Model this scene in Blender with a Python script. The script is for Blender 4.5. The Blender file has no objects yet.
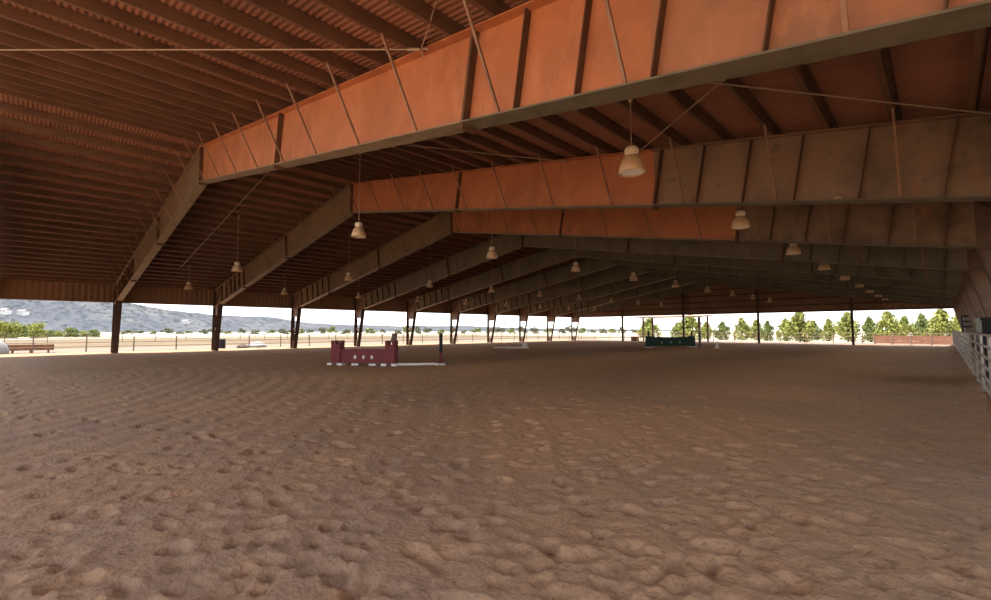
import bpy, math, random
import numpy as np
from mathutils import Vector, Matrix

random.seed(7)
rng = np.random.default_rng(7)
scene = bpy.context.scene
col = scene.collection

# ------------------------------------------------------------------ camera, sky, sun, exposure
F_PX, YAW, PITCH, ROLL, EYE = 458.8, 0.7729, 0.0658, -0.0013, 1.55
cam_data = bpy.data.cameras.new('camera')
cam = bpy.data.objects.new('camera', cam_data)
col.objects.link(cam)
cam_data.sensor_width = 36.0
cam_data.lens = F_PX / 991 * 36.0
cam_data.clip_start = 0.05
cam_data.clip_end = 6000
cam.rotation_mode = 'XYZ'
fwd = Vector((-math.sin(YAW) * math.cos(PITCH), math.cos(YAW) * math.cos(PITCH), math.sin(PITCH)))
rt = Vector((math.cos(YAW), math.sin(YAW), 0))
up = rt.cross(fwd)
rt2 = math.cos(ROLL) * rt + math.sin(ROLL) * up
up2 = -math.sin(ROLL) * rt + math.cos(ROLL) * up
m3 = Matrix((rt2, up2, -fwd)).transposed()
cam.matrix_world = Matrix.Translation((0, 0, EYE)) @ m3.to_4x4()
scene.camera = cam

SUN_STRENGTH = 5.0
SKY_STRENGTH = 1.0
EXPOSURE = 1.45
world = bpy.data.worlds.new('sky')
scene.world = world
world.use_nodes = True
wt = world.node_tree
wt.nodes.clear()
w_out = wt.nodes.new('ShaderNodeOutputWorld')
w_bg = wt.nodes.new('ShaderNodeBackground')
w_tc = wt.nodes.new('ShaderNodeTexCoord')
w_sep = wt.nodes.new('ShaderNodeSeparateXYZ')
w_ramp = wt.nodes.new('ShaderNodeValToRGB')
wt.links.new(w_tc.outputs['Generated'], w_sep.inputs[0])
wt.links.new(w_sep.outputs['Z'], w_ramp.inputs[0])
w_ramp.color_ramp.elements[0].position = 0.0
w_ramp.color_ramp.elements[0].color = (1.0, 0.97, 0.92, 1)
w_ramp.color_ramp.elements[1].position = 0.75
w_ramp.color_ramp.elements[1].color = (0.36, 0.46, 0.66, 1)
e = w_ramp.color_ramp.elements.new(0.12)
e.color = (0.92, 0.93, 0.95, 1)
wt.links.new(w_ramp.outputs[0], w_bg.inputs[0])
w_bg.inputs[1].default_value = SKY_STRENGTH
wt.links.new(w_bg.outputs[0], w_out.inputs[0])

sun_data = bpy.data.lights.new('sun', 'SUN')
sun = bpy.data.objects.new('sun', sun_data)
col.objects.link(sun)
sun_data.energy = SUN_STRENGTH
sun_data.angle = math.radians(0.6)
sun_data.color = (1.0, 0.93, 0.82)
sun_dir = Vector((1.0, 0.62, -3.5)).normalized()       # travel direction of the light
sun.rotation_euler = sun_dir.to_track_quat('-Z', 'Y').to_euler()

scene.view_settings.view_transform = 'Standard'
scene.view_settings.look = 'None'
scene.view_settings.gamma = 1.0
scene.view_settings.exposure = EXPOSURE
scene.view_settings.use_curve_mapping = False
scene.cycles.max_bounces = 8
scene.cycles.diffuse_bounces = 6
scene.cycles.glossy_bounces = 3

# ------------------------------------------------------------------ building measures (metres)
BAY, D0 = 6.1, 4.4084
RIDGE, HALF = -19.604, 21.55
ZT, ZB, SLOPE_T, SLOPE_B = 8.43, 7.09, 0.1715, 0.1717
ZF = 3.52
R_LEFT, R_RIGHT = RIDGE - HALF, RIDGE + HALF
D_NEAR, D_FAR = D0 - BAY, D0 + 9 * BAY
PURLIN_H = 0.20
FIRST_FRAME, LAST_FRAME = 0, 9


def z_top(r): return ZT - SLOPE_T * abs(r - RIDGE)
def z_bot(r): return ZB - SLOPE_B * abs(r - RIDGE)


# ------------------------------------------------------------------ helpers
ORD = ['nearest', 'second', 'third', 'fourth', 'fifth', 'sixth', 'seventh', 'eighth', 'ninth', 'tenth', 'eleventh',
       'twelfth', 'thirteenth', 'fourteenth', 'fifteenth', 'sixteenth', 'seventeenth', 'eighteenth', 'nineteenth',
       'twentieth', 'twenty-first', 'twenty-second', 'twenty-third', 'twenty-fourth', 'twenty-fifth', 'twenty-sixth',
       'twenty-seventh', 'twenty-eighth', 'twenty-ninth', 'thirtieth']


def nth(i, first='first'): return first if i == 0 else ORD[i]


class MB:
    """collects shapes and links them as one mesh"""
    def __init__(self):
        self.v, self.f, self.s = [], [], []

    def add(self, vs, fs, smooth=False):
        o = len(self.v)
        self.v += [tuple(p) for p in vs]
        self.f += [tuple(i + o for i in f) for f in fs]
        self.s += [smooth] * len(fs)

    def hexa(self, p):
        self.add(p, [(0, 3, 2, 1), (4, 5, 6, 7), (0, 1, 5, 4), (1, 2, 6, 5), (2, 3, 7, 6), (3, 0, 4, 7)])

    def box(self, x0, x1, y0, y1, z0, z1):
        self.hexa([(x0, y0, z0), (x1, y0, z0), (x1, y1, z0), (x0, y1, z0), (x0, y0, z1), (x1, y0, z1), (x1, y1, z1), (x0, y1, z1)])

    def prism(self, prof, axis, a, b):
        """extrude a profile (list of 2D points) along axis 'x' or 'y' from a to b"""
        n = len(prof)
        if axis == 'y':
            vs = [(x, a, z) for x, z in prof] + [(x, b, z) for x, z in prof]
        elif axis == 'x':
            vs = [(a, y, z) for y, z in prof] + [(b, y, z) for y, z in prof]
        else:
            vs = [(x, y, a) for x, y in prof] + [(x, y, b) for x, y in prof]
        fs = [tuple(range(n)), tuple(range(2 * n - 1, n - 1, -1))]
        fs += [(i, i + n, (i + 1) % n + n, (i + 1) % n) for i in range(n)]
        self.add(vs, fs)

    def bar(self, p, q, w, h, upv=(0, 0, 1)):
        p, q, upv = Vector(p), Vector(q), Vector(upv)
        d = (q - p).normalized()
        s = d.cross(upv)
        if s.length < 1e-4: s = d.cross(Vector((1, 0, 0)))
        s.normalize()
        u = s.cross(d)
        s *= w / 2; u *= h / 2
        self.hexa([p - s - u, p + s - u, q + s - u, q - s - u, p - s + u, p + s + u, q + s + u, q - s + u])

    def tube(self, pts, rad, n=8, smooth=True, cap=True):
        pts = [Vector(p) for p in pts]
        rads = rad if isinstance(rad, (list, tuple)) else [rad] * len(pts)
        vs, fs = [], []
        for i, p in enumerate(pts):
            d = (pts[min(i + 1, len(pts) - 1)] - pts[max(i - 1, 0)]).normalized()
            a = d.cross(Vector((0, 0, 1)))
            if a.length < 1e-3: a = Vector((1, 0, 0))
            a.normalize(); b = a.cross(d)
            for k in range(n):
                t = 2 * math.pi * k / n
                vs.append(p + (a * math.cos(t) + b * math.sin(t)) * rads[i])
        for i in range(len(pts) - 1):
            for k in range(n):
                fs.append((i * n + k, i * n + (k + 1) % n, (i + 1) * n + (k + 1) % n, (i + 1) * n + k))
        self.add(vs, fs, smooth)
        if cap:
            self.add([v for v in vs[:n]], [tuple(range(n - 1, -1, -1))])
            self.add([v for v in vs[-n:]], [tuple(range(n))])

    def lathe(self, prof, c=(0, 0, 0), n=20, smooth=True):
        vs, fs = [], []
        for r, z in prof:
            for k in range(n):
                t = 2 * math.pi * k / n
                vs.append((c[0] + r * math.cos(t), c[1] + r * math.sin(t), c[2] + z))
        for i in range(len(prof) - 1):
            for k in range(n):
                fs.append((i * n + k, i * n + (k + 1) % n, (i + 1) * n + (k + 1) % n, (i + 1) * n + k))
        self.add(vs, fs, smooth)

    def mesh(self, name, mat):
        me = bpy.data.meshes.new(name)
        me.from_pydata(self.v, [], self.f)
        me.polygons.foreach_set('use_smooth', self.s)
        me.materials.append(mat)
        me.update()
        return me

    def build(self, name, mat, parent=None, loc=None):
        return link(name, self.mesh(name, mat), parent, loc)


def link(name, me, parent=None, loc=None, rz=0.0):
    o = bpy.data.objects.new(name, me)
    col.objects.link(o)
    if parent: o.parent = parent
    if loc is not None: o.location = loc
    if rz: o.rotation_euler = (0, 0, rz)
    return o


def tag(o, label=None, cat=None, group=None, kind=None):
    if label: o['label'] = label
    if cat: o['category'] = cat
    if group: o['group'] = group
    if kind: o['kind'] = kind
    return o


def thing(name, label, cat, loc=(0, 0, 0), group=None, rz=0.0):
    o = bpy.data.objects.new(name, None)
    o.empty_display_size = 0.2
    col.objects.link(o)
    o.location = loc
    o.rotation_euler = (0, 0, rz)
    return tag(o, label, cat, group)


def copy_tree(o, parent=None):
    c = o.copy()
    col.objects.link(c)
    if parent: c.parent = parent
    for ch in list(o.children): copy_tree(ch, c)
    return c


def at(px, depth, z=0.0):
    """ground point seen in photo column px at a forward distance depth"""
    u = (px - 495.5) / F_PX
    fh = Vector((-math.sin(YAW), math.cos(YAW), 0))
    p = fh * depth + Vector((math.cos(YAW), math.sin(YAW), 0)) * (u * depth)
    return Vector((p.x, p.y, z))


def at_d(px, d, z=0.0):
    """ground point seen in photo column px at distance d along the arena"""
    u = (px - 495.5) / F_PX
    return at(px, d / (math.cos(YAW) + u * math.sin(YAW)), z)


# ------------------------------------------------------------------ materials
def mat(name, base, rough=0.7, metal=0.0, noise=None, bump=None, spec=0.3, sub=None):
    """base colour with optional layers of noise: noise = [(scale, colour, low, high, stretch)], bump = (scale, strength, distance)"""
    m = bpy.data.materials.new(name)
    m.use_nodes = True
    nt = m.node_tree
    b = nt.nodes['Principled BSDF']
    b.inputs['Roughness'].default_value = rough
    b.inputs['Metallic'].default_value = metal
    b.inputs['Specular IOR Level'].default_value = spec
    b.inputs['Base Color'].default_value = (*base, 1)
    last = None
    if noise or bump:
        tc = nt.nodes.new('ShaderNodeNewGeometry')
    for (sc, c, lo, hi, st) in (noise or []):
        mp = nt.nodes.new('ShaderNodeMapping')
        mp.inputs['Scale'].default_value = st
        nt.links.new(tc.outputs['Position'], mp.inputs[0])
        n = nt.nodes.new('ShaderNodeTexNoise')
        n.inputs['Scale'].default_value = sc
        n.inputs['Detail'].default_value = 5
        n.inputs['Roughness'].default_value = 0.6
        nt.links.new(mp.outputs[0], n.inputs['Vector'])
        r = nt.nodes.new('ShaderNodeMapRange')
        r.inputs[1].default_value, r.inputs[2].default_value = lo, hi
        nt.links.new(n.outputs[0], r.inputs[0])
        mx = nt.nodes.new('ShaderNodeMix')
        mx.data_type = 'RGBA'
        nt.links.new(r.outputs[0], mx.inputs[0])
        if last: nt.links.new(last, mx.inputs[6])
        else: mx.inputs[6].default_value = (*base, 1)
        mx.inputs[7].default_value = (*c, 1)
        last = mx.outputs[2]
    if last: nt.links.new(last, b.inputs['Base Color'])
    if bump:
        n = nt.nodes.new('ShaderNodeTexNoise')
        n.inputs['Scale'].default_value = bump[0]
        n.inputs['Detail'].default_value = 6
        nt.links.new(tc.outputs['Position'], n.inputs['Vector'])
        bp = nt.nodes.new('ShaderNodeBump')
        bp.inputs['Strength'].default_value = bump[1]
        bp.inputs['Distance'].default_value = bump[2]
        nt.links.new(n.outputs[0], bp.inputs['Height'])
        nt.links.new(bp.outputs[0], b.inputs['Normal'])
    return m


ONE = (1, 1, 1)
M = {}
M['sand'] = mat('arena_sand', (0.405, 0.238, 0.133), 0.95, spec=0.1,
                noise=[(0.25, (0.345, 0.215, 0.136), 0.42, 0.62, ONE), (1.6, (0.45, 0.262, 0.14), 0.48, 0.75, ONE),
                       (9.0, (0.27, 0.16, 0.098), 0.52, 0.72, ONE), (45.0, (0.50, 0.34, 0.21), 0.60, 0.78, ONE), (24.0, (0.19, 0.115, 0.073), 0.58, 0.72, ONE)],
                bump=(26.0, 0.6, 0.03))
M['yard'] = mat('yard_sand', (0.20, 0.15, 0.112), 0.95, spec=0.1, noise=[(0.12, (0.23, 0.165, 0.125), 0.4, 0.6, ONE), (2.0, (0.155, 0.115, 0.085), 0.5, 0.8, ONE)])
M['bounce_apron'] = mat('bounce_sand', (0.60, 0.37, 0.22), 0.95, spec=0.1, noise=[(0.3, (0.66, 0.42, 0.25), 0.4, 0.6, ONE), (2.0, (0.50, 0.30, 0.18), 0.5, 0.8, ONE)])  # made extra bright so it bounces warm light onto the frames
M['paddock'] = mat('paddock_dirt', (0.13, 0.095, 0.06), 0.95, spec=0.1, noise=[(0.1, (0.17, 0.125, 0.075), 0.4, 0.6, ONE), (1.0, (0.10, 0.085, 0.05), 0.55, 0.75, ONE)])
M['pasture'] = mat('dry_pasture', (0.34, 0.31, 0.22), 0.95, spec=0.1, noise=[(0.02, (0.38, 0.34, 0.25), 0.4, 0.6, ONE), (0.2, (0.25, 0.24, 0.14), 0.58, 0.8, ONE)])
M['hill'] = mat('hazy_hill_scrub', (0.085, 0.090, 0.105), 1.0, spec=0.0, noise=[(0.03, (0.12, 0.12, 0.125), 0.42, 0.62, (.3, 1, 1.5)), (0.16, (0.05, 0.058, 0.062), 0.48, 0.62, (.3, 1, 1.5)), (0.35, (0.17, 0.165, 0.165), 0.62, 0.72, (.3, 1, 1.5))])  # blue-grey base has distance haze mixed in; dark flecks are scrub
M['red'] = mat('red_steel', (0.46, 0.165, 0.07), 0.62,
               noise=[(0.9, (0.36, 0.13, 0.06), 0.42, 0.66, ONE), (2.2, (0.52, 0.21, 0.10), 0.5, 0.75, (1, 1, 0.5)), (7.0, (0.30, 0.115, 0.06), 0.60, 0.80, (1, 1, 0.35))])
M['brown'] = mat('brown_steel', (0.25, 0.155, 0.102), 0.7,
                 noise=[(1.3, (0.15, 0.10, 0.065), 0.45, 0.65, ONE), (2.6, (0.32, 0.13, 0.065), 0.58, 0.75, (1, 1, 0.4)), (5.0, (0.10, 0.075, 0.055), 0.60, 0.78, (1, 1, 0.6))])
M['redbrown'] = mat('red_brown_steel', (0.36, 0.15, 0.075), 0.65, noise=[(0.8, (0.25, 0.125, 0.07), 0.42, 0.62, ONE), (4.0, (0.46, 0.20, 0.10), 0.6, 0.78, (1, 1, 0.5))])
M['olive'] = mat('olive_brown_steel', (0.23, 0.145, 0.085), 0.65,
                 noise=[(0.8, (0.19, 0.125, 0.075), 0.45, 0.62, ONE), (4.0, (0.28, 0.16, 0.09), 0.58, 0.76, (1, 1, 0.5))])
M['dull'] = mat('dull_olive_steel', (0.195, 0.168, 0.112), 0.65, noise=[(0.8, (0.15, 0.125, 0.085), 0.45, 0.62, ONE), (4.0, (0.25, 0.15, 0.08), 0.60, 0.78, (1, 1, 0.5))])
M['flange_dark'] = mat('dim_flange_steel', (0.15, 0.125, 0.082), 0.6, noise=[(3.0, (0.11, 0.092, 0.06), 0.45, 0.65, ONE), (7.0, (0.42, 0.35, 0.26), 0.70, 0.76, ONE)])  # darker copy of the flange steel for the unlit right segments
M['flange'] = mat('lit_flange_steel', (0.26, 0.19, 0.12), 0.6, noise=[(3.0, (0.19, 0.14, 0.085), 0.45, 0.65, ONE), (9.0, (0.45, 0.36, 0.26), 0.68, 0.76, ONE)])  # tan copy, with light from the ground outside painted in
M['stiff'] = mat('stiffener_steel', (0.10, 0.05, 0.028), 0.7, noise=[(3.0, (0.15, 0.065, 0.035), 0.5, 0.7, ONE)])
M['brace'] = mat('brace_steel', (0.27, 0.15, 0.09), 0.6, noise=[(4.0, (0.20, 0.10, 0.06), 0.45, 0.65, ONE)])
M['rod'] = mat('galvanised_rod', (0.38, 0.27, 0.19), 0.5, metal=0.3)
M['purlin'] = mat('red_primer_purlin', (0.15, 0.075, 0.045), 0.65, noise=[(1.5, (0.11, 0.055, 0.033), 0.45, 0.65, ONE), (6.0, (0.20, 0.095, 0.055), 0.6, 0.8, ONE)])
M['deck'] = mat('red_corrugated_deck', (0.25, 0.108, 0.068), 0.6, noise=[(0.6, (0.18, 0.078, 0.05), 0.45, 0.65, ONE), (5.0, (0.28, 0.12, 0.072), 0.62, 0.8, ONE)])
M['sheet'] = mat('brown_wall_sheet', (0.27, 0.15, 0.085), 0.65, noise=[(0.5, (0.22, 0.12, 0.07), 0.45, 0.62, ONE), (3.0, (0.31, 0.17, 0.10), 0.6, 0.8, (1, 1, 0.2))])
M['post'] = mat('dark_post_steel', (0.14, 0.085, 0.065), 0.65, noise=[(2.0, (0.10, 0.06, 0.05), 0.45, 0.65, ONE)])
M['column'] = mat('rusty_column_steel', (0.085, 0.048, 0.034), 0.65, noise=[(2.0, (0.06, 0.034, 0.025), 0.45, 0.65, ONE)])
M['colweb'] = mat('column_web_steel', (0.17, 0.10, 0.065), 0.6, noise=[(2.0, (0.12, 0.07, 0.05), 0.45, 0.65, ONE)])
M['rail'] = mat('rusty_pipe', (0.22, 0.14, 0.10), 0.7, noise=[(3.0, (0.30, 0.20, 0.15), 0.45, 0.65, ONE)])
M['panel'] = mat('galvanised_panel', (0.46, 0.40, 0.34), 0.5, metal=0.2, noise=[(4.0, (0.27, 0.21, 0.17), 0.45, 0.7, ONE)])
M['black'] = mat('black_steel', (0.015, 0.015, 0.017), 0.45)
M['darkgreen'] = mat('dark_green_paint', (0.014, 0.04, 0.026), 0.6)
M['maroon'] = mat('maroon_boards', (0.17, 0.028, 0.032), 0.6, noise=[(3.0, (0.21, 0.04, 0.04), 0.5, 0.7, ONE)])
M['white'] = mat('white_paint', (0.75, 0.72, 0.66), 0.55)
M['bark'] = mat('bark', (0.14, 0.10, 0.07), 0.9)
M['leaf'] = mat('yellow_green_leaves', (0.27, 0.28, 0.065), 0.8, noise=[(1.2, (0.15, 0.18, 0.045), 0.48, 0.68, ONE), (2.5, (0.40, 0.37, 0.10), 0.55, 0.75, ONE)])
M['leaf2'] = mat('mid_green_leaves', (0.19, 0.22, 0.06), 0.8, noise=[(1.2, (0.10, 0.13, 0.04), 0.45, 0.65, ONE), (2.5, (0.32, 0.32, 0.09), 0.58, 0.75, ONE)])
M['scrub'] = mat('grey_green_scrub', (0.15, 0.16, 0.105), 0.9, noise=[(0.3, (0.11, 0.12, 0.08), 0.45, 0.65, ONE)])
M['boards'] = mat('red_brown_boards', (0.29, 0.135, 0.088), 0.75, noise=[(1.0, (0.23, 0.105, 0.07), 0.45, 0.65, (1, 1, 6))])
M['boards_dark'] = mat('weathered_boards', (0.12, 0.085, 0.06), 0.85, noise=[(1.0, (0.09, 0.062, 0.045), 0.45, 0.65, (1, 1, 6))])
M['trough'] = mat('rusty_trough', (0.22, 0.10, 0.05), 0.75, noise=[(2.0, (0.28, 0.15, 0.08), 0.45, 0.65, ONE)])
M['stone'] = mat('pale_rock', (0.32, 0.31, 0.30), 0.9, noise=[(3.0, (0.22, 0.22, 0.21), 0.45, 0.65, ONE)])
M['roofing'] = mat('roof_tiles', (0.25, 0.22, 0.21), 0.8)
M['glass'] = mat('dark_glass', (0.03, 0.04, 0.05), 0.15)
M['nest'] = mat('pale_mud', (0.55, 0.40, 0.26), 0.95)
M['lens'] = mat('lamp_lens', (0.30, 0.20, 0.12), 0.4)
M['lens'].node_tree.nodes['Principled BSDF'].inputs['Emission Color'].default_value = (1.0, 0.74, 0.5, 1)
M['lens'].node_tree.nodes['Principled BSDF'].inputs['Emission Strength'].default_value = 0.06
M['ballast'] = mat('cream_lamp_housing', (0.72, 0.58, 0.45), 0.45)
M['shade'] = mat('pale_lamp_bell', (0.62, 0.41, 0.24), 0.3, metal=0.0, spec=0.5)

# ------------------------------------------------------------------ ground
def value_noise(x, y, wl, seed):
    g = np.random.default_rng(seed)
    T = g.random((256, 256))
    u, v = x / wl, y / wl
    iu, iv = np.floor(u).astype(int), np.floor(v).astype(int)
    fu, fv = u - iu, v - iv
    fu, fv = fu * fu * (3 - 2 * fu), fv * fv * (3 - 2 * fv)
    a, b = T[iu % 256, iv % 256], T[(iu + 1) % 256, iv % 256]
    c, d = T[iu % 256, (iv + 1) % 256], T[(iu + 1) % 256, (iv + 1) % 256]
    return (a * (1 - fu) + b * fu) * (1 - fv) + (c * (1 - fu) + d * fu) * fv - 0.5


def axis(lo, hi, c0, c1, h0, k):
    pts = [c0]
    while pts[-1] < c1: pts.append(pts[-1] + h0)
    x = pts[-1]
    while x < hi:
        x += max(h0, k * (x - c1)); pts.append(min(x, hi))
    left = []
    x = c0
    while x > lo:
        x -= max(h0, k * (c0 - x)); left.append(max(x, lo))
    return np.array(left[::-1] + pts)


X = axis(-44.5, 4.2, -4.0, 1.2, 0.030, 0.015)
Y = axis(-2.6, 61.5, 0.3, 4.5, 0.030, 0.015)
GX, GY = np.meshgrid(X, Y, indexing='ij')
Z = 0.040 * value_noise(GX, GY, 2.3, 1) + 0.016 * value_noise(GX, GY, 0.8, 2) + 0.012 * value_noise(GX + GY * .3, GY, 0.33, 3) \
    + 0.010 * value_noise(GX, GY, 0.15, 4) + 0.009 * value_noise(GX, GY, 0.08, 5)
# harrow grooves curving through the arena
ang = np.hypot(GX + 24, GY + 14)
Z += 0.007 * np.sin(ang * 2 * math.pi / 0.55 + 3 * value_noise(GX, GY, 3.0, 9)) * np.clip(value_noise(GX, GY, 5, 8) * 3 + .4, 0, 1)
rip = GX * 0.55 + GY * 0.85 + 0.5 * value_noise(GX, GY, 1.1, 31) + 0.25 * value_noise(GX, GY, .45, 32)
Z += 0.006 * np.sin(rip * 2 * math.pi / 0.38) * np.clip(value_noise(GX, GY, 2.2, 33) * 3.2 + .55, 0, 1) * np.clip((GX + 7) / 4, 0, 1)
# hoofprints
for i in range(3400):
    t = rng.random() ** 1.6
    dist = 1.6 + 22 * t
    a = math.radians(rng.uniform(-100, 6))
    hx, hy = dist * math.sin(a), dist * math.cos(a)
    rad = rng.uniform(0.04, 0.085)
    dep = 0.010 + 0.050 * rng.random() ** 2.2
    i0, i1 = np.searchsorted(X, [hx - rad * 2.2, hx + rad * 2.2])
    j0, j1 = np.searchsorted(Y, [hy - rad * 2.2, hy + rad * 2.2])
    if i1 <= i0 or j1 <= j0: continue
    sx, sy = GX[i0:i1, j0:j1] - hx, GY[i0:i1, j0:j1] - hy
    th = rng.random() * 6.28
    e = rng.uniform(1.0, 1.7)
    sx, sy = (sx * math.cos(th) + sy * math.sin(th)) / e, -sx * math.sin(th) + sy * math.cos(th)
    q = np.hypot(sx, sy) / rad
    Z[i0:i1, j0:j1] += -dep * np.exp(-(q ** 4)) + dep * 0.16 * np.exp(-((q - 1.45) / 0.33) ** 2)
# bank of pushed-up sand along the right-hand fence
Z += 0.20 * np.exp(-((GX - 0.62) / 0.34) ** 2) * np.clip((GY - 6) / 5, 0, 1) * (0.75 + 0.9 * value_noise(GX * .5, GY, 1.6, 12))
Z += 0.10 * np.clip((GX - 1.0) / 1.5, 0, 1)
Z -= Z[(np.abs(GX + 15) < 12)].mean()
nx, ny = len(X), len(Y)
idx = np.arange(nx * ny).reshape(nx, ny)
quads = np.stack([idx[:-1, :-1], idx[1:, :-1], idx[1:, 1:], idx[:-1, 1:]], -1).reshape(-1, 4)
me = bpy.data.meshes.new('floor')
me.from_pydata(np.stack([GX, GY, Z], -1).reshape(-1, 3).tolist(), [], quads.tolist())
me.polygons.foreach_set('use_smooth', [True] * len(me.polygons))
me.materials.append(M['sand'])
tag(link('floor', me), 'raked brown sand footing of the covered riding arena', 'floor', kind='structure')

for nm, m, r, z, lab in (('ground', 'pasture', (-900, 500, -300, 1300), -0.16, 'pale dry pasture running out to the hills'),
                         ('paddock', 'paddock', (-125, -50, -60, 110), -0.13, 'brown dirt paddock beyond the left fence'),
                         ('yard', 'yard', (-58, 60, -70, 74), -0.10, 'pale sunlit sand around the covered arena'),
                         ('bounce_apron', 'bounce_apron', (-10, 16, -32, -1.9), -0.05, 'unseen bright sand at the near end, added to bounce warm light inside'),  # colour and extent chosen to bounce light onto frames and roof
                         ('dim_ground', 'paddock', (-57, -9.5, -60, -1.9), -0.07, 'unseen dark dirt at the near left end, added to cut bounced light'),  # added so less light bounces onto the left ceiling
                         ('dim_side_ground', 'paddock', (2.6, 60, -1.9, 66), -0.08, 'dark dirt along the right side, added to dim the roof above')):  # darker ground put in to dim the right roof slope
    b = MB()
    b.box(r[0], r[1], r[2], r[3], z - 0.03, z)
    tag(b.build(nm, M[m]), lab, 'ground', kind='structure')

# hills: a ridge line behind the pasture
def ridge_angle(az):          # elevation of the skyline seen from the camera, by bearing left of the arena's length
    pts = [(20, .002), (40, .006), (48, .012), (60, .013), (66, .018), (70, .026), (74, .030), (78, .037), (82, .048), (86, .062), (90, .072), (96, .082), (125, .07)]
    xs, ys = zip(*pts)
    return np.interp(az, xs, ys)


az = np.linspace(14, 125, 260)
rr = np.linspace(600, 1150, 70)
A, Rr = np.meshgrid(np.radians(az), rr, indexing='ij')
HX, HY = -Rr * np.sin(A), Rr * np.cos(A)
t = (Rr - 600) / (900 - 600)
prof = np.where(t < 1, np.clip(t, 0, 1) ** 1.15, 1 - 0.6 * (t - 1))
H = ridge_angle(np.degrees(A)) * 900 * prof
rough = value_noise(HX, HY, 140, 21) * 0.36 + value_noise(HX, HY, 60, 22) * 0.2 + value_noise(HX, HY, 25, 23) * .1
H = H * (1 + rough * np.clip(t * 1.6, 0, 1)) - 1.0
n1, n2 = H.shape
idx = np.arange(n1 * n2).reshape(n1, n2)
quads = np.stack([idx[:-1, :-1], idx[:-1, 1:], idx[1:, 1:], idx[1:, :-1]], -1).reshape(-1, 4)
me = bpy.data.meshes.new('hills')
me.from_pydata(np.stack([HX, HY, H], -1).reshape(-1, 3).tolist(), [], quads.tolist())
me.materials.append(M['hill'])
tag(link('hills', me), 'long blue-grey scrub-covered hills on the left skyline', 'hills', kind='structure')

# ------------------------------------------------------------------ roof deck and wall sheeting
def corrugated(mb, p0, p1, q0, q1, pitch, depth, nrm):
    """sheet from edge p0-p1 to edge q0-q1 (matching ends), ribs running from the p edge to the q edge"""
    p0, p1, q0, q1, nrm = map(Vector, (p0, p1, q0, q1, nrm))
    n = max(1, int((p1 - p0).length / pitch))
    vs, fs = [], []
    offs = ((0.0, 0), (0.25, 1), (0.5, 1), (0.75, 0))
    for i in range(n):
        for o, hgt in offs:
            t = (i + o) / n
            vs.append(p0.lerp(p1, t) + nrm * (hgt * depth))
            vs.append(q0.lerp(q1, t) + nrm * (hgt * depth))
    vs += [p1, q1]
    for i in range(len(vs) // 2 - 1):
        fs.append((2 * i, 2 * i + 1, 2 * i + 3, 2 * i + 2))
    mb.add(vs, fs)


b = MB()
zr = ZT + PURLIN_H + 0.004
OV = 0.45
za = zr - SLOPE_T * (HALF + OV)
y0, y1 = D_NEAR - 0.35, D_FAR + 0.35
corrugated(b, (RIDGE, y0, zr), (RIDGE, y1, zr), (R_RIGHT + OV, y0, za), (R_RIGHT + OV, y1, za), 0.105, 0.022, (0, 0, 1))
corrugated(b, (RIDGE, y0, zr), (RIDGE, y1, zr), (R_LEFT - OV, y0, za), (R_LEFT - OV, y1, za), 0.105, 0.022, (0, 0, 1))
b.box(RIDGE - 0.3, RIDGE + 0.3, y0, y1, zr + 0.01, zr + 0.03)
tag(b.build('ceiling', M['deck']), 'red-brown corrugated metal roof deck over the arena', 'ceiling', kind='structure')

ze = z_top(R_LEFT) + PURLIN_H * 0.98
for nm, r, lab, sgn in (('wall_left', R_LEFT - 0.20, 'brown ribbed metal eave sheeting along the left side', -1), ('wall_right', R_RIGHT + 0.20, 'brown ribbed metal eave sheeting along the right side', 1)):
    b = MB()
    corrugated(b, (r, D_NEAR - .06, ZF), (r, D_FAR + .06, ZF), (r, D_NEAR - .06, ze), (r, D_FAR + .06, ze), 0.32, 0.03, (sgn, 0, 0))
    i = r - sgn * 0.10
    b.box(min(r - sgn * .005, i), max(r - sgn * .005, i), D_NEAR, D_FAR, ZF - 0.02, ZF + 0.06)
    tag(b.build(nm, M['sheet']), lab, 'wall', kind='structure')
for nm, d, lab, sgn in (('wall_far', D_FAR + 0.20, 'brown ribbed gable sheeting closing the far end of the roof', 1),):
    b = MB()
    corrugated(b, (R_LEFT - .2, d, ZF), (RIDGE, d, ZF), (R_LEFT - .2, d, ze), (RIDGE, d, ZT + PURLIN_H), 0.32, 0.03, (0, sgn, 0))
    corrugated(b, (RIDGE, d, ZF), (R_RIGHT + .2, d, ZF), (RIDGE, d, ZT + PURLIN_H), (R_RIGHT + .2, d, ze), 0.32, 0.03, (0, sgn, 0))
    tag(b.build(nm, M['sheet']), lab, 'wall', kind='structure')
    # horizontal girts across the gable
    zs = [ZF + 0.05, ZF + 0.75, ZF + 1.5, ZF + 2.25, ZF + 3.0, ZF + 3.75]
    if sgn > 0:
        for k, zz in enumerate(zs):
            half = min(HALF, (ZT + .1 - zz - .1) / SLOPE_T)
            g = MB()
            g.prism([(d - .03, zz - .09), (d - .17, zz - .09), (d - .17, zz - .07), (d - .05, zz - .07), (d - .05, zz + .09), (d - .03, zz + .09)], 'x', RIDGE - half, RIDGE + half)
            tag(g.build('wall_girt', M['purlin']), 'horizontal steel girt on the far gable sheeting, %s from the bottom' % nth(k, 'first'), 'girt', 'girts on the far gable')

b = MB()  # half gable sheet added out of view to keep sky light off left ceiling
corrugated(b, (R_LEFT - .2, -1.15, ZF), (RIDGE - 1.5, -1.15, ZF), (R_LEFT - .2, -1.15, ze - .2), (RIDGE - 1.5, -1.15, z_top(RIDGE - 1.5) - .02), 0.32, 0.03, (0, -1, 0))
tag(b.build('near_light_blocker', M['sheet']), 'unseen half gable sheet added to shade the left ceiling', 'wall', kind='structure')

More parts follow.
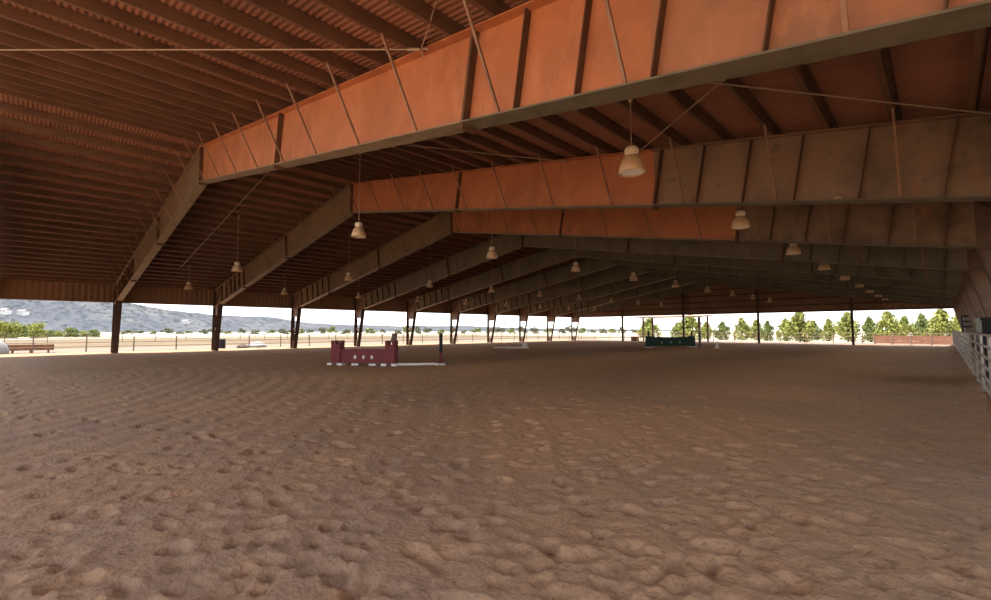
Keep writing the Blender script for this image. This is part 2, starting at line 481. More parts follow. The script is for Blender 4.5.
# ------------------------------------------------------------------ purlins
PS = 0.9245
P_RIGHT = [-0.43 - PS * m for m in range(-2, 21)]           # right slope, from the eave to the ridge
P_ALL = [('right', r) for r in P_RIGHT[::-1]] + [('left', 2 * RIDGE - r) for r in P_RIGHT[::-1]]
cnt = {'left': 0, 'right': 0}
for side, r in P_ALL:
    s = 1 if side == 'right' else -1
    zz = z_top(r) + 0.004
    b = MB()
    sl = SLOPE_T * s
    def pt(dx, dz): return (r + dx, zz + dz - sl * dx)
    H_ = PURLIN_H - 0.004
    b.prism([pt(-.075, 0), pt(.004, 0), pt(.004, H_ - .008), pt(.075, H_ - .008), pt(.075, H_ - .03), pt(.078, H_ - .03), pt(.078, H_), pt(-.004, H_), pt(-.004, .008), pt(-.071, .008), pt(-.071, .03), pt(-.075, .03)],
            'y', D_NEAR - 0.1, D_FAR + 0.1)
    k = cnt[side]; cnt[side] += 1
    tag(b.build('roof_purlin', M['purlin']), 'long red-brown roof purlin, %s down from the ridge on the %s slope' % (nth(k), side), 'purlin', 'roof purlins')
for side, r in (('left', R_LEFT - 0.1), ('right', R_RIGHT + 0.1)):
    b = MB()
    zz = z_top(r)
    b.box(r - .06, r + .06, D_NEAR - .1, D_FAR + .1, zz + .02, zz + .19)
    tag(b.build('eave_strut', M['purlin']), 'steel eave strut along the top of the %s wall sheeting' % side, 'eave strut')

# ------------------------------------------------------------------ steel frames
FW = 0.34       # flange width
SPLICE = -4.85
SEGS_NEAR = [(R_LEFT + 0.02, RIDGE, 'olive'), (RIDGE, SPLICE, 'red'), (SPLICE, -2.04, 'red'), (-2.04, R_RIGHT - 0.02, 'redbrown')]  # segments change tone at the ridge and splice
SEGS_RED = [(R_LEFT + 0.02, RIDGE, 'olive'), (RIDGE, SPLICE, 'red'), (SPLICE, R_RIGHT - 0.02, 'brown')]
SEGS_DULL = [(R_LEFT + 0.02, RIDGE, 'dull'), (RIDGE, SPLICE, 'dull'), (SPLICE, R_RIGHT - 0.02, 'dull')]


def rafter_mesh(a, c, m, fl):
    w = MB()
    q = [(a, z_bot(a)), (c, z_bot(c)), (c, z_top(c)), (a, z_top(a))]
    w.prism(q, 'y', -0.008, 0.008)
    f = MB()
    for g, zf, dz in ((f, z_bot, -0.022), (w, z_top, -0.018)):
        g.hexa([(a, -FW / 2, zf(a) + dz), (c, -FW / 2, zf(c) + dz), (c, FW / 2, zf(c) + dz), (a, FW / 2, zf(a) + dz),
                (a, -FW / 2, zf(a)), (c, -FW / 2, zf(c)), (c, FW / 2, zf(c)), (a, FW / 2, zf(a))])
    return w.mesh('rafter', M[m]), f.mesh('flange', fl)


def column_mesh(side):
    s = 1 if side == 'left' else -1
    ro = (R_LEFT if side == 'left' else R_RIGHT) - s * 0.14
    top_r = ro + s * 1.40
    zt_i, zb_i = z_bot(top_r), 0.0
    b = MB()
    base_i = ro + s * 0.55
    def inner(z): return base_i + (top_r - base_i) * (z + .1) / (zt_i + .1)
    webs = []
    # on the left side the web is open between the flanges, with a base plate, one batten and the knee plate
    for z0, z1 in (((-.1, .62), (1.62, 1.78), (2.75, None)) if side == 'left' else ((-.1, None),)):
        wb = MB()
        if z1 is None: wb.prism([(ro, z0), (inner(z0), z0), (top_r, zt_i), (top_r, z_top(top_r) - .03), (ro, z_top(ro) - .03)][::s], 'y', -0.009, 0.009)
        else: wb.prism([(ro, z0), (inner(z0), z0), (inner(z1), z1), (ro, z1)][::s], 'y', -0.009, 0.009)
        webs.append(wb.mesh('column_web', M['colweb']))
    b.box(min(ro, ro - s * .02), max(ro, ro - s * .02), -FW / 2, FW / 2, -0.1, z_top(ro) - 0.03)
    b.hexa([(base_i, -FW / 2, -.1), (base_i + s * .02, -FW / 2, -.1), (base_i + s * .02, FW / 2, -.1), (base_i, FW / 2, -.1),
            (top_r, -FW / 2, zt_i), (top_r + s * .02, -FW / 2, zt_i), (top_r + s * .02, FW / 2, zt_i), (top_r, FW / 2, zt_i)])
    # base plate and diagonal knee stiffeners
    b.box(ro - s * .05 if s > 0 else base_i - .08, base_i + .08 if s > 0 else ro + .05, -.18, .18, 0.0, 0.03)
    for dy in (-.07, .07):
        b.bar((ro + s * .02, dy, ZF + .1), (top_r, dy, z_top(top_r) - .1), 0.12, 0.012, (0, 1, 0))
    return b.mesh('column', M['column']), webs


def stiff_mesh(r, w=0.016, out=0.12):
    """a plate welded square to the rafter on both sides of the web"""
    s = 1 if r >= RIDGE else -1
    b = MB()
    n = Vector((SLOPE_T * s, 0, 1)).normalized() if abs(r - RIDGE) > .01 else Vector((0, 0, 1))
    L_ = (z_top(r) - z_bot(r)) * n.z
    p = Vector((r, 0, z_bot(r)))
    for sg in (-1, 1):
        b.bar(p + Vector((0, sg * (out / 2 + .006), 0)) + n * .002, p + Vector((0, sg * (out / 2 + .006), 0)) + n * (L_ - .026), out, w, (1, 0, 0))
    return b.mesh('stiffener', M['stiff'])


def splice_mesh(r):
    s = 1 if r >= RIDGE else -1
    b = MB()
    n = Vector((SLOPE_T * s, 0, 1)).normalized() if abs(r - RIDGE) > .01 else Vector((0, 0, 1))
    L_ = (z_top(r) - z_bot(r)) * n.z
    p = Vector((r, 0, z_bot(r)))
    b.bar(p - n * .10, p + n * (L_ - .004), 0.26, 0.05, (1, 0, 0))
    for k in range(5):
        for dy in (-.07, .07):
            c = p + n * (0.12 + k * (L_ - .24) / 4) + Vector((0, dy, 0))
            b.bar(c - Vector((.045, 0, 0)), c + Vector((.045, 0, 0)), .03, .03)
    return b.mesh('splice_plate', M['stiff'])


def brace_mesh(r):
    b = MB()
    b.bar((r, -0.10, z_bot(r) + 0.005), (r, -0.78, z_top(r) + 0.03), 0.036, 0.036, (1, 0, 0))
    return b.mesh('flange_brace', M['brace'])


BR = [r for i, r in enumerate(P_RIGHT) if i % 2 == 0][1:]
BRACES = [(r, brace_mesh(r)) for r in BR] + [(2 * RIDGE - r, brace_mesh(2 * RIDGE - r)) for r in BR]
SPLICES = [splice_mesh(RIDGE), splice_mesh(SPLICE), splice_mesh(-12.1), splice_mesh(2 * RIDGE - SPLICE), splice_mesh(2 * RIDGE + 12.1)]
st_r = [-3.86, -2.92, -2.0, -8.9]
STIFFS = [stiff_mesh(r) for r in (-3.86, -2.92, -2.0, -1.0, 0.1)] + [stiff_mesh(2 * RIDGE - r) for r in (-3.86, -2.92, -2.0, -1.0, 0.1)]
COLS = [column_mesh('left'), column_mesh('right')]
RAF = {}
SEGS = {'near': SEGS_NEAR, 'red': SEGS_RED, 'dull': SEGS_DULL}
for key, segs in SEGS.items():
    RAF[key] = [rafter_mesh(a, c, m, M['flange'] if c <= SPLICE + .01 else M['flange_dark']) for a, c, m in segs]  # flange tone switches at the splice to imitate the lit left half
for n in range(FIRST_FRAME, LAST_FRAME + 1):
    key = 'near' if n == 0 else 'red' if n <= 2 else 'dull'
    lab = {0: 'huge rust-red steel roof frame nearest the camera', 9: 'last steel roof frame against the far gable sheeting'}.get(
        n, '%s steel roof frame counted away from the camera%s' % (ORD[n], ', rust-red right of the ridge' if n <= 2 else ', dull brown throughout'))
    fr = thing('steel_frame', lab, 'steel frame', (0, D0 + n * BAY, 0), 'steel roof frames')
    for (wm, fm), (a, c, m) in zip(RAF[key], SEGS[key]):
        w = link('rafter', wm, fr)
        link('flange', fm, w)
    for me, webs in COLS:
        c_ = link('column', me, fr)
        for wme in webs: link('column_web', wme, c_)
    for me in SPLICES: link('splice_plate', me, fr)
    for me in STIFFS: link('stiffener', me, fr)
    for r, me in BRACES: link('flange_brace', me, fr)

# end-wall posts
for k in range(1, 5):
    r = R_LEFT + k * 2 * HALF / 5
    b = MB()
    zt = z_bot(r) - 0.05
    w = 0.20
    b.box(r - w / 2, r + w / 2, -.012, .012, -.1, zt)
    b.box(r - w / 2, r - w / 2 + .016, -.13, .13, -.1, zt)
    b.box(r + w / 2 - .016, r + w / 2, -.13, .13, -.1, zt)
    b.box(r - .18, r + .18, -.18, .18, 0, .025)
    tag(b.build('gable_post', M['post'], loc=(0, D_FAR - 0.20, 0)), 'dark steel post under the far gable, %s from the left' % nth(k - 1), 'post', 'posts under the far gable')

# ------------------------------------------------------------------ bracing rods and conduit
def rod(name, p, q, rad, label, cat, sag=0.0, m='rod', group=None):
    p, q = Vector(p), Vector(q)
    pts = [p.lerp(q, i / 12) - Vector((0, 0, sag * 4 * (i / 12) * (1 - i / 12))) for i in range(13)]
    b = MB()
    b.tube(pts, rad, 6)
    for e, o in ((p, q), (q, p)):
        d = (o - e).normalized()
        b.tube([e, e + d * 0.22], rad * 1.9, 6)
    return tag(b.build(name, M[m]), label, cat, group)


def under(r, d, dz=-0.05): return (r, d, z_top(r) + dz)
G = 'roof bracing rods'
rod('bracing_rod', under(-5.75, D0 - .22), under(-15.4, D_NEAR + .1), .014, 'thin bracing rod running left from the top of the nearest frame', 'bracing rod', group=G)
rod('bracing_rod', under(-5.3, D0 + BAY - .05), under(0.6, D0 + .05), .016, 'diagonal bracing rod behind the big nearest lamp, rising right to the nearest frame', 'bracing rod', group=G)
rod('bracing_rod', under(-5.3, D0 + .05, -.12), under(1.0, D0 + BAY - .05, -.12), .014, 'bracing rod crossing the dark roof at the upper right edge', 'bracing rod', group=G)
rod('bracing_rod', under(-14.2, D0 + .05), under(-7.4, D0 + BAY - .05), .014, 'faint bracing rod between the nearest and second frame right of the ridge', 'bracing rod', group=G)
DL = 7.30
rod('conduit', (-13.35, DL - .35, z_top(-13.35) - .03), (RIDGE + .15, DL - .35, ZT - .06), .016, 'thin conduit from the second lamp row up to the ridge', 'conduit')
rod('conduit', (RIDGE, DL - .35, ZT - .035), (-35.3, DL - .35, z_top(-35.3) - .03), .022, 'long pale conduit slanting down the left slope past the lamps', 'conduit')
b = MB()
b.tube([(-5.75, D0 - .2, z_top(-5.75) - .02), (-5.2, D0 - .48, z_top(-5.2) - .02), (-4.55, D0 - .8, z_top(-4.55) + .17)], .010, 6)
b.tube([(-5.80, D0 - .12, z_top(-5.8) - .10), (-5.75, D0 - .2, z_top(-5.75) - .02), (-5.6, D0 - .16, z_top(-5.6) - .06)], .02, 6)
tag(b.build('cable_hook', M['rod']), 'small hook and hanger wire on top of the nearest frame', 'hook')

# ------------------------------------------------------------------ lamps
LR = [(-3.82, 4.55), (-13.35, 4.78), (-25.5, 4.77), (-35.24, 4.48)]      # row position, height of the middle of bell + housing
LAMP_LIGHT = bpy.data.lights.new('lamp_light', 'SPOT')
LAMP_LIGHT.energy = 32
LAMP_LIGHT.color = (1.0, 0.78, 0.55)
LAMP_LIGHT.spot_size = math.radians(165)
LAMP_LIGHT.spot_blend = 0.6
LAMP_LIGHT.shadow_soft_size = 0.18


def make_lamp():
    t = thing('high_bay_lamp', 'lamp', 'lamp', (0, 0, 0), 'hanging bell lamps')
    b = MB()
    b.lathe([(0.205, -0.20), (0.222, -0.235), (0.235, -0.225), (0.215, -0.10), (0.175, 0.0), (0.115, 0.075), (0.07, 0.09)], n=24)
    b.build('lamp_shade', M['shade'], t)
    b = MB()
    b.lathe([(0.0, -0.20), (0.206, -0.20)], n=24)
    b.build('lens', M['lens'], t, None)
    b = MB()
    b.lathe([(0.06, 0.085), (0.10, 0.10), (0.125, 0.14), (0.125, 0.19), (0.10, 0.235), (0.05, 0.25), (0.0, 0.25)], n=20)
    b.build('ballast_housing', M['ballast'], t)
    return t


ROW = ['right-hand row', 'second row from the right', 'third row from the right', 'left-hand row']
for j, (r, zc) in enumerate(LR):
    row_lamp = make_lamp()
    top = z_top(r) - 0.02 - zc
    b = MB()
    b.tube([(0, 0, 0.24), (0, 0, top)], .013, 6)
    b.build('hanging_rod', M['rod'], row_lamp)
    b = MB()
    b.lathe([(0, top - .10), (.035, top - .09), (.05, top - .03), (.05, top + .02), (0, top + .02)], n=10)
    b.build('mounting_cup', M['rod'], row_lamp)
    b = MB()
    sl = -SLOPE_T if r > RIDGE else SLOPE_T
    b.bar((-.48, 0, top + .015 - sl * .48), (.48, 0, top + .015 + sl * .48), .04, .02)
    b.build('mounting_bar', M['purlin'], row_lamp)
    lo = bpy.data.objects.new('lamp_light', LAMP_LIGHT)
    col.objects.link(lo)
    lo.parent = row_lamp
    lo.location = (0, 0, -0.26)
    for n in range(9):
        t = row_lamp if n == 0 else copy_tree(row_lamp)
        t.location = (r, DL + n * BAY + 0.08, zc)
        t['label'] = 'largest bell lamp, hanging below the nearest frame' if j == 0 and n == 0 else '%s bell lamp from the front in the %s' % (nth(n), ROW[j])

# ------------------------------------------------------------------ right-hand fence panels
FX = 0.60
PL = 2.70
d = 7.45
k = 0
pm = None
while d + PL < D_FAR + 0.6:
    if pm is None:
        pm = thing('pipe_fence', 'x', 'fence', (FX, d, 0), 'pipe panels of the right-hand fence')
        for yy in (0.035, PL - 0.035):
            u = MB(); u.tube([(0, yy, -0.05), (0, yy, 1.46)], 0.026, 8); u.build('upright', M['panel'], pm)
        for zz in (1.44, 1.20, 0.97, 0.74, 0.50, 0.26):
            u = MB(); u.tube([(0, 0.035, zz), (0, PL - .035, zz)], 0.026, 8); u.build('rail', M['panel'], pm)
        t = pm
    else:
        t = copy_tree(pm)
        t.location = (FX, d, 0)
    t['label'] = 'galvanised pipe panel of the right-hand fence, %s from the camera' % ('nearest' if k == 0 else ORD[k])
    d += PL; k += 1
b = MB()
b.tube([(FX, D_FAR + .5, -.05), (FX, D_FAR + .5, 1.55)], .06, 8)
tag(b.build('fence_post', M['post']), 'dark end post where the right-hand fence meets the far end', 'post')

t = thing('kick_wall', 'low brown board wall along the outer face of the right-hand columns', 'wall', (R_RIGHT + .32, D0 + .4, 0))
KW = D_FAR - D0 - .8
for k in range(9):
    b = MB()
    for zz in (-.1, .32, .74): b.box(0, .05, k * KW / 9, (k + 1) * KW / 9 - .01, zz, zz + .40)
    b.build('board_section', M['boards_dark'], t)

# dark gate and equipment bin behind the right fence
t = thing('pipe_gate', 'black pipe gate rising behind the far part of the right-hand fence', 'gate', (0, 0, 0))
p = Vector((0.78, 37.6, 0)); q = Vector((1.75, 37.6, 0))
for zz in (2.32, 2.02, 1.72, 1.2, .7):
    b = MB(); b.tube([p + Vector((0, 0, zz)), q + Vector((0, 0, zz))], .055, 8); b.build('rail', M['black'], t)
for pp in (p, q):
    b = MB(); b.tube([pp + Vector((0, 0, -.05)), pp + Vector((0, 0, 2.37))], .06, 8); b.build('gate_post', M['black'], t)
t = thing('equipment_bin', 'black equipment bin raised on legs close behind the right-hand fence', 'bin', (1.10, 19.6, 0))
b = MB(); b.box(-.36, .36, -1.5, 1.5, 1.0, 1.80); b.build('bin_body', M['black'], t)
b = MB(); b.box(-.39, .39, -1.53, 1.53, 1.80, 1.88); b.build('lid', M['black'], t)
for xx in (-.30, .30):
    for yy in (-1.4, 1.4):
        b = MB(); b.box(xx - .04, xx + .04, yy - .04, yy + .04, -.05, 1.0); b.build('leg', M['black'], t)

# ------------------------------------------------------------------ pipe fences outside
def pipe_fence(pts_line, n, h, rails, label, m='rail', group=None, w=.05):
    p, q = Vector(pts_line[0]), Vector(pts_line[1])
    t = thing('pipe_fence', label, 'fence', p, group)
    v = q - p
    for i in range(n + 1):
        b = MB()
        c = v * (i / n)
        b.tube([c + Vector((0, 0, -.15)), c + Vector((0, 0, h + .10))], w, 6)
        b.build('post', M[m], t)
    for zz in rails:
        b = MB(); b.tube([Vector((0, 0, zz)), v + Vector((0, 0, zz))], .03, 6); b.build('rail', M[m], t)
    return t


pipe_fence(((-48.0, -8.3, -.1), (-48.0, 71.0, -.1)), 27, 1.12, (1.08, .74, .40), 'long brown pipe fence outside the left row of columns')
pipe_fence(((-47.4, 71.0, -.1), (1.5, 71.0, -.1)), 17, 1.25, (1.2, .8, .42), 'pipe fence outside the far end of the arena')
pipe_fence(((-92.0, -6, -.13), (-92.0, 120, -.13)), 30, 1.3, (1.25, .8, .4), 'far pipe fence at the edge of the dry pasture')

# ------------------------------------------------------------------ jumps
def sub(name, b, m, t, label=None):
    o = b.build(name, M[m], t)
    if label: o['label'] = label
    return o


JD = 20.6
ja, jb = at(338.5, JD + .25), at(392, JD - .25)
ax_ = (jb - ja).normalized()
rz = math.atan2(ax_.y, ax_.x)
Lj = (jb - ja).length
t = thing('castle_jump', 'maroon castle-style horse jump wall with white studs and battlement towers', 'horse jump', ja, rz=rz)
def tower(cx, extra=None):
    b = MB()
    b.box(cx - .22, cx + .22, -.20, .20, .06, .92)
    sub('tower', b, 'maroon', t)
    for dx in (-.17, .17):
        for dy in (-.15, .15):
            b = MB(); b.box(cx + dx - .055, cx + dx + .055, dy - .05, dy + .05, .92, 1.10); sub('battlement', b, 'maroon', t)
    for dx in (-.26, .22):
        b = MB(); b.box(cx + dx - .11, cx + dx + .11, -.26, .26, -.02, .10); sub('foot', b, 'white', t, 'white foot')
tower(0.0); tower(Lj)
b = MB(); b.box(.22, Lj - .22, -.14, .14, .12, .66); sub('wall_panel', b, 'maroon', t)
b = MB(); b.box(.22, Lj - .22, -.17, .17, .66, .71); sub('coping', b, 'maroon', t)
for k in range(3):
    b = MB()
    cx = Lj * (.36 + .155 * k)
    b.prism([(cx - .075, .37), (cx, .27), (cx + .075, .37), (cx, .47)], 'y', -.165, -.138)
    sub('stud', b, 'white', t, 'white diamond stud')
for k, (a, c) in enumerate(((.30, .42), (.62, .74))):
    b = MB(); b.box(Lj * a, Lj * c, -.18, -.10, 0.0, .09); sub('foot', b, 'white', t, 'white foot')
b = MB(); b.box(Lj + .05, Lj + .22, -.10, .06, .92, 1.42); b.box(Lj - .02, Lj + .16, -.04, .10, 1.02, 1.22); sub('finial', b, 'post', t, 'dark upright on the right tower')

p1 = at(441, JD - .05)
t = thing('jump_standard', 'thin dark jump stand at the right end of the white pole', 'jump stand', p1)
b = MB(); b.box(-.05, .05, -.05, .05, 0, .56); sub('lower_post', b, 'maroon', t)
b = MB(); b.box(-.055, .055, -.055, .055, .56, 1.42); sub('upper_post', b, 'black', t, 'black upper half')
b = MB(); b.box(-.22, .22, -.06, .06, -.01, .08); b.box(-.06, .06, -.22, .22, -.01, .08); sub('foot', b, 'white', t, 'white cross foot')
pa, pb = at(396, JD - .4), at(436, JD - .1)
b = MB(); b.tube([pa + Vector((0, 0, .06)), pa.lerp(pb, .5) + Vector((0, 0, .055)), pb + Vector((0, 0, .06))], .058, 10)
tag(b.build('ground_pole', M['white']), 'white pole lying on the sand beside the maroon jump', 'pole')

# distant pale poles
for i, (x0, x1, dd, lab) in enumerate(((494, 513, 39.5, 'pale jump pole on the sand in front of the far columns'), (506, 521, 39.0, 'second pale jump pole overlapping the first on far sand'))):
    pa, pb = at(x0, dd), at(x1, dd + .3)
    b = MB(); b.tube([pa + Vector((0, 0, .07)), pb + Vector((0, 0, .07))], .07, 8)
    tag(b.build('ground_pole', M['white']), lab, 'pole')
pa = at(525, 39.2)
b = MB(); b.box(-.28, .28, -.22, .22, 0, .16); b.box(-.2, .2, -.15, .15, .16, .42); tag(b.build('pole_block', M['white'], loc=pa), 'small pale block at the end of the distant poles', 'block')

# dark green jump far off on the right
GD = 41.0
ga, gb = at(647, GD), at(692, GD + .6)
ax_ = (gb - ga).normalized(); Lg = (gb - ga).length
t = thing('green_jump', 'dark green panel horse jump far across the arena', 'horse jump', ga, rz=math.atan2(ax_.y, ax_.x))
b = MB(); b.box(.35, Lg - .35, -.08, .08, .12, .92); sub('panel', b, 'darkgreen', t)
for cx in (0.1, Lg - .1):
    b = MB(); b.box(cx - .28, cx + .28, -.10, .10, .05, 1.0); b.box(cx - .06, cx + .06, -.06, .06, 1.0, 1.45); sub('wing', b, 'darkgreen', t)
    b = MB(); b.box(cx - .3, cx + .3, -.3, .3, -.03, .07); sub('foot', b, 'white', t, 'white foot')
for k in range(3):
    b = MB(); cx = Lg * (.3 + .2 * k); b.prism([(cx - .10, .45), (cx, .33), (cx + .10, .45), (cx, .57)], 'y', -.10, -.082); sub('stud', b, 'stone', t, 'pale grey stud')
t = thing('jump_standard', 'dark green jump stand right of the green panel jump', 'jump stand', at(699, 41.6))
b = MB(); b.box(-.05, .05, -.05, .05, 0, 1.4); sub('post', b, 'darkgreen', t)
b = MB(); b.box(-.25, .25, -.06, .06, -.01, .09); sub('foot', b, 'stone', t, 'pale foot')
c = at(716, 38.5)
b = MB(); b.lathe([(.28, 0), (.28, .05), (.16, .06), (.05, .55), (0, .56)], n=12); tag(b.build('marker_cone', M['white'], loc=c), 'small pale marker cone right of the green jump', 'cone')

# ------------------------------------------------------------------ things at the edges
c = at(223, 41.5); c.z = -.1
t = thing('barrel', 'black barrel beside the second left column', 'barrel', c)
b = MB(); b.lathe([(0, 0), (.29, 0), (.30, .03), (.29, .30), (.30, .33), (.29, .60), (.30, .86), (.28, .88), (0, .88)], n=18); sub('body', b, 'black', t)
b = MB(); b.lathe([(.305, .84), (.315, .86), (.305, .89)], n=18); sub('rim', b, 'post', t)
a0, a1 = at(9, 33.5), at(56, 35.2)
v = a1 - a0
t = thing('feed_trough', 'long low rusty feed trough outside the left columns', 'trough', (a0.x, a0.y, -.1), rz=math.atan2(v.y, v.x))
Lt = v.length
b = MB(); b.box(0, Lt, -.25, -.2, .25, .62); b.box(0, Lt, .2, .25, .25, .62); b.box(0, Lt, -.25, .25, .2, .25); b.box(0, .05, -.25, .25, .2, .62); b.box(Lt - .05, Lt, -.25, .25, .2, .62); sub('trough_body', b, 'trough', t)
for xx in (.3, Lt / 2, Lt - .3):
    b = MB(); b.box(xx - .06, xx + .06, -.22, .22, 0, .2); sub('leg', b, 'trough', t)
def rock(name, c, s, label, m='stone', seed=0):
    r_ = random.Random(seed)
    b = MB()
    prof = [(0, 0)] + [(math.cos(a) * 1.0, math.sin(a)) for a in [i * math.pi / 2 / 5 for i in range(5)]] + [(0.05, 1.0)]
    b.lathe(prof, n=12, smooth=True)
    b.v = [(x * s[0] * r_.uniform(.85, 1.1), y * s[1] * r_.uniform(.85, 1.1), z * s[2] * r_.uniform(.9, 1.1)) for x, y, z in b.v]
    return tag(b.build(name, M[m], loc=c), label, 'rock' if 'rock' in name else 'heap')
c = at(1, 31.0); c.z = -.1
rock('boulder_rock', c, (.55, .55, .95), 'pale grey boulder at the left edge by the trough', seed=3)
c = at(258, 46); c.z = -.1
rock('sand_heap', c, (1.5, .8, .55), 'pale heap of sand outside the third bay on the left', 'stone', seed=5)
c = at(243, 44); c.z = -.1
rock('dark_rock', c, (.6, .5, .35), 'dark low rock beside the pale sand heap', 'post', seed=6)
c = at_d(634.5, 61.0); c.z = -.05
b = MB(); b.box(-.45, .45, -.35, .35, 0, .62); b.box(-.48, .48, -.38, .38, .62, .70); tag(b.build('storage_box', M['boards'], loc=c), 'small brown box by the second far post', 'box')
c = (-1.29, D0 + BAY - .10, z_bot(-1.29) + .018)
b = MB(); b.lathe([(.0, 0), (.09, .0), (.075, .03), (.03, .05), (0, .052)], n=10); tag(b.build('bird_nest', M['nest'], loc=c), 'small pale mud nest on the bottom flange of the second frame', 'nest')

# shade shelter beyond the far end
t = thing('shade_shelter', 'open shelter with two dark posts just beyond the far gable', 'shelter', (0, 0, 0))
sa, sb = at_d(643, 62.6), at_d(699, 62.6)
for p_, w in ((sa, .10), (sb, .14)):
    b = MB(); b.box(p_.x - w, p_.x + w, p_.y - w, p_.y + w, -.1, 3.25); sub('post', b, 'post', t)
for p_ in (sa, sb):
    b = MB(); b.box(p_.x - .1, p_.x + .1, p_.y + 2.9, p_.y + 3.1, -.1, 3.5); sub('post', b, 'post', t)
b = MB(); b.hexa([(sa.x - 1.2, sa.y - .4, 3.25), (sb.x + .5, sa.y - .4, 3.25), (sb.x + .5, sa.y + 3.5, 3.5), (sa.x - 1.2, sa.y + 3.5, 3.5),
                  (sa.x - 1.2, sa.y - .4, 3.40), (sb.x + .5, sa.y - .4, 3.40), (sb.x + .5, sa.y + 3.5, 3.65), (sa.x - 1.2, sa.y + 3.5, 3.65)]); sub('roof', b, 'sheet', t)

# ------------------------------------------------------------------ red-brown board wall at right
w0, w1 = at(873, 53.0), at(951, 46.8)
v = w1 - w0
t = thing('board_wall', 'low red-brown board wall beyond the far right corner', 'wall', (w0.x, w0.y, -.1), rz=math.atan2(v.y, v.x))
nb = 4
for k in range(nb):
    b = MB()
    x0, x1 = v.length * k / nb, v.length * (k + 1) / nb
    for zz in (.12, .42, .72): b.box(x0, x1, -.03, .03, zz, zz + .27)
    sub('board_section', b, 'boards', t)
for k in range(nb + 1):
    b = MB(); x0 = v.length * k / nb; b.box(x0 - .06, x0 + .06, -.07, .07, -.1, 1.15); sub('post', b, 'rail', t)

# ------------------------------------------------------------------ vegetation
def crown_mesh(name, seed, nclump, nleaf, size, m, shape='tree'):
    """leaf quads scattered over overlapping clumps, in a unit box 1 wide and 1 high"""
    g = np.random.default_rng(seed)
    vs, fs = [], []
    for c in range(nclump):
        if shape == 'tree':
            zc = g.uniform(.07, .86)
            wid = .42 * math.sin(math.pi * min(1, (zc + .22)) ** 1.1) + .03
        else:
            zc = g.uniform(.0, .62)
            wid = .42 * (1 - zc * .6)
        a = g.uniform(0, 6.28)
        rr_ = wid * math.sqrt(g.random())
        cx, cy = rr_ * math.cos(a), rr_ * math.sin(a)
        cr = g.uniform(.10, .19)
        p = g.normal(size=(nleaf, 3)); p /= np.linalg.norm(p, axis=1)[:, None]
        p = p * (g.random((nleaf, 1)) ** .4) * cr + np.array([cx, cy, zc])
        u = g.normal(size=(nleaf, 3)); u /= np.linalg.norm(u, axis=1)[:, None]
        w = g.normal(size=(nleaf, 3)); w -= (w * u).sum(1)[:, None] * u; w /= np.linalg.norm(w, axis=1)[:, None]
        s = size * g.uniform(.6, 1.3, (nleaf, 1))
        for q in range(nleaf):
            o = len(vs)
            vs += [tuple(p[q] + u[q] * s[q]), tuple(p[q] + w[q] * s[q] * .6), tuple(p[q] - u[q] * s[q]), tuple(p[q] - w[q] * s[q] * .6)]
            fs.append((o, o + 1, o + 2, o + 3))
    me = bpy.data.meshes.new(name)
    me.from_pydata(vs, [], fs)
    me.materials.append(M[m])
    return me


CROWN = [crown_mesh('crown', s, 48, 60, .040, m) for s, m in ((1, 'leaf'), (2, 'leaf2'), (3, 'leaf'))]
BUSH = [crown_mesh('foliage', s, 40, 55, .048, m, 'bush') for s, m in ((4, 'leaf'), (5, 'leaf2'))]
FAR = [crown_mesh('foliage', s, 16, 26, .075, m, 'bush') for s, m in ((6, 'scrub'), (7, 'scrub'), (8, 'leaf2'))]
trunk = MB(); trunk.tube([(0, 0, -.03), (.01, 0, .25), (0, .01, .6)], [.035, .028, .012], 8)
TRUNK = trunk.mesh('trunk', M['bark'])


def tree(px, depth, w, h, v, label, group='young trees beyond the far end'):
    p = at_d(px, depth); p.z = -.12
    t = thing('tree', label, 'tree', p, group, rz=random.uniform(0, 6.28))
    t.scale = (w, w, h)
    link('crown', CROWN[v % 3], t)
    link('trunk', TRUNK, t)


def by(px0, px1): return 0.5 * (px0 + px1)
TD = 62
TREES = [(649, 62, 20, 318, 'pointed yellow-green tree seen through the far shelter posts'), (678, 76, 16, 322, 'small pale tree left of the thick far post'),
         (690, 60, 24, 314, 'green tree behind the thick far post'), (706, 70, 14, 322, 'thin pale tree right of the shelter post'), (722, 64, 15, 321, 'small round tree alone on the pale ground'),
         (741, 62, 15, 317, 'slim pointed tree in the middle of the right far opening'), (756, 66, 15, 320, 'pale tree left of the middle gable post'), (767, 62, 12, 320, 'narrow dark tree close behind the middle gable post'),
         (785, 62, 16, 318, 'pale tree at the left of the big leafy clump'), (799, 56, 24, 311, 'big leafy tree between the two right gable posts'), (813, 68, 14, 320, 'dark tree at the right of the big leafy clump'),
         (828, 64, 13, 318, 'small tree left of the right gable post'), (847, 62, 19, 312, 'yellow-green tree left behind the right gable post'), (869, 62, 16, 316, 'tree just right of the right gable post'),
         (887, 58, 20, 310, 'dark green tree above the left end of the board wall'), (904, 62, 15, 316, 'pale gap-filling tree above the board wall'), (921, 70, 17, 313, 'yellow tree above the middle of the board wall'),
         (941, 58, 24, 308, 'broad tree above the right end of the board wall'), (958, 60, 14, 312, 'tree beside the far right corner of the roof')]
for i, (px, dep, wpx, ytop, lab) in enumerate(TREES):
    d = 80 + (dep - 60) * 1.1
    sc = (d / (math.cos(YAW) + (px - 495.5) / F_PX * math.sin(YAW))) / F_PX
    h = EYE + (330.5 - ytop) * sc + .12
    tree(px, d, wpx * sc * 1.2, h, i, lab)


def bush(px, depth, w, h, v, label, group, pool):
    p = at(px, depth); p.z = -.16
    t = link('bush', pool[v % len(pool)], None, p, random.uniform(0, 6.28))
    t.scale = (w, w * .8, h)
    tag(t, label, 'bush', group)


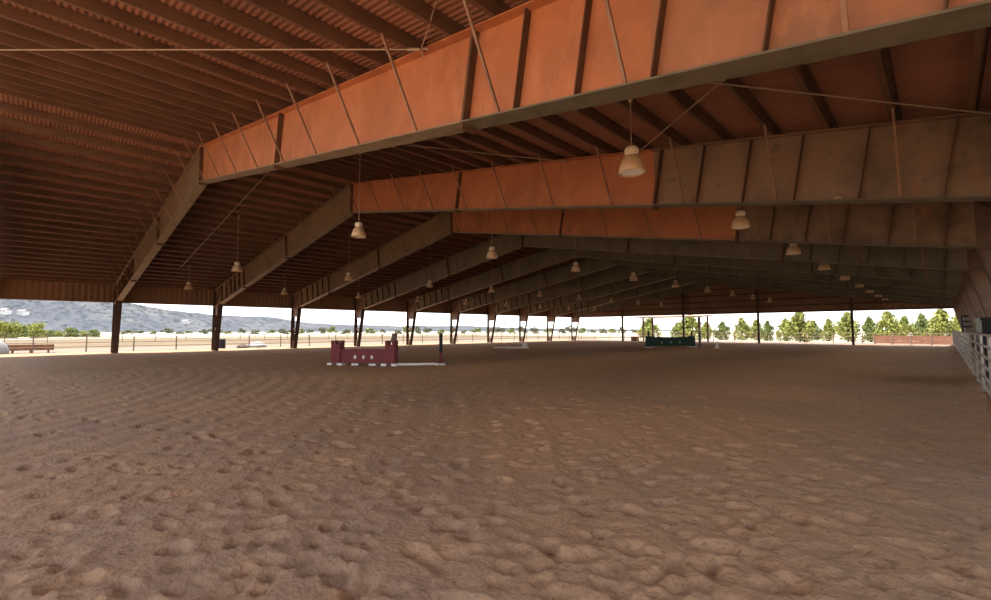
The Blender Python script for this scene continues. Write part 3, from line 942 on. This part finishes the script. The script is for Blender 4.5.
LB = [(6, 108, 24, 317, 'large yellow-green bush at the far left edge'), (24, 131, 20, 322, 'yellow bush second from the left edge'), (38, 112, 16, 320, 'tall arching yellow-green bush left of the fence post'),
      (50, 122, 10, 330, 'small round dark bush left of the first column'), (60, 133, 8, 331, 'low pale bush in the middle of the first left opening'), (72, 120, 12, 327, 'dark upright bush in the first left opening'),
      (85, 126, 8, 331, 'small pale bush before the nearest left column'), (95, 122, 9, 329, 'round green bush left of the nearest left column')]
for i, (px, dep, wpx, ytop, lab) in enumerate(LB):
    sc = dep / F_PX
    bush(px, dep, wpx * sc * 1.35, EYE + (332 - ytop) * sc + .6, i, lab, 'bushes beyond the left paddock', BUSH)
random.seed(11)
k = 0
px = 128
while px < 650:
    dep = 215 + (k % 2) * 80 + random.uniform(0, 30)
    sc = dep / F_PX
    hpx = random.uniform(1, 5) if px < 250 else random.uniform(2, 8)
    bush(px, dep, random.uniform(8, 17) * sc, EYE + hpx * sc, k, 'low hazy scrub bush in the line along the foot of the hills', 'distant scrub along the foot of the hills', FAR)
    px += random.uniform(9, 15)
    k += 1

# houses on the hill at far left
def hill_point(px, y):
    """first point of the hillside along the sight line through a photo position"""
    for dep in np.arange(380, 900, 2.0):
        p = at(px, dep)
        rr_, a_ = math.hypot(p.x, p.y), math.atan2(-p.x, p.y)
        i_ = int(np.clip(np.searchsorted(np.radians(az), a_), 0, len(az) - 1))
        j_ = int(np.clip(np.searchsorted(rr, rr_), 0, len(rr) - 1))
        if rr_ > 600 and H[i_, j_] > EYE + (330.5 - y) * dep / F_PX: return p.x, p.y, float(H[i_, j_])
    return p.x, p.y, 5.0


for i, (px, y, lab) in enumerate(((5, 312, 'pale house on the hillside at the far left edge'), (23, 313, 'small pale house right of the leftmost hillside house'), (186, 323, 'tiny pale house on the lower hillside seen past the nearest column'))):
    hx, hy, hz = hill_point(px, y)
    t = thing('house', lab, 'house', (hx, hy, hz), 'houses on the hills', rz=YAW)
    t.scale = (.75, .75, .75)
    b = MB(); b.box(-5, 5, -4, 4, -6, 3); sub('walls', b, 'white', t)
    b = MB(); b.prism([(-4.6, 3), (4.6, 3), (0, 5.2)], 'x', -5.5, 5.5); sub('roof', b, 'roofing', t)
    for xx in (-2.5, 2.2):
        b = MB(); b.box(xx - .7, xx + .7, -4.05, -3.95, .8, 2.1); sub('window', b, 'glass', t)
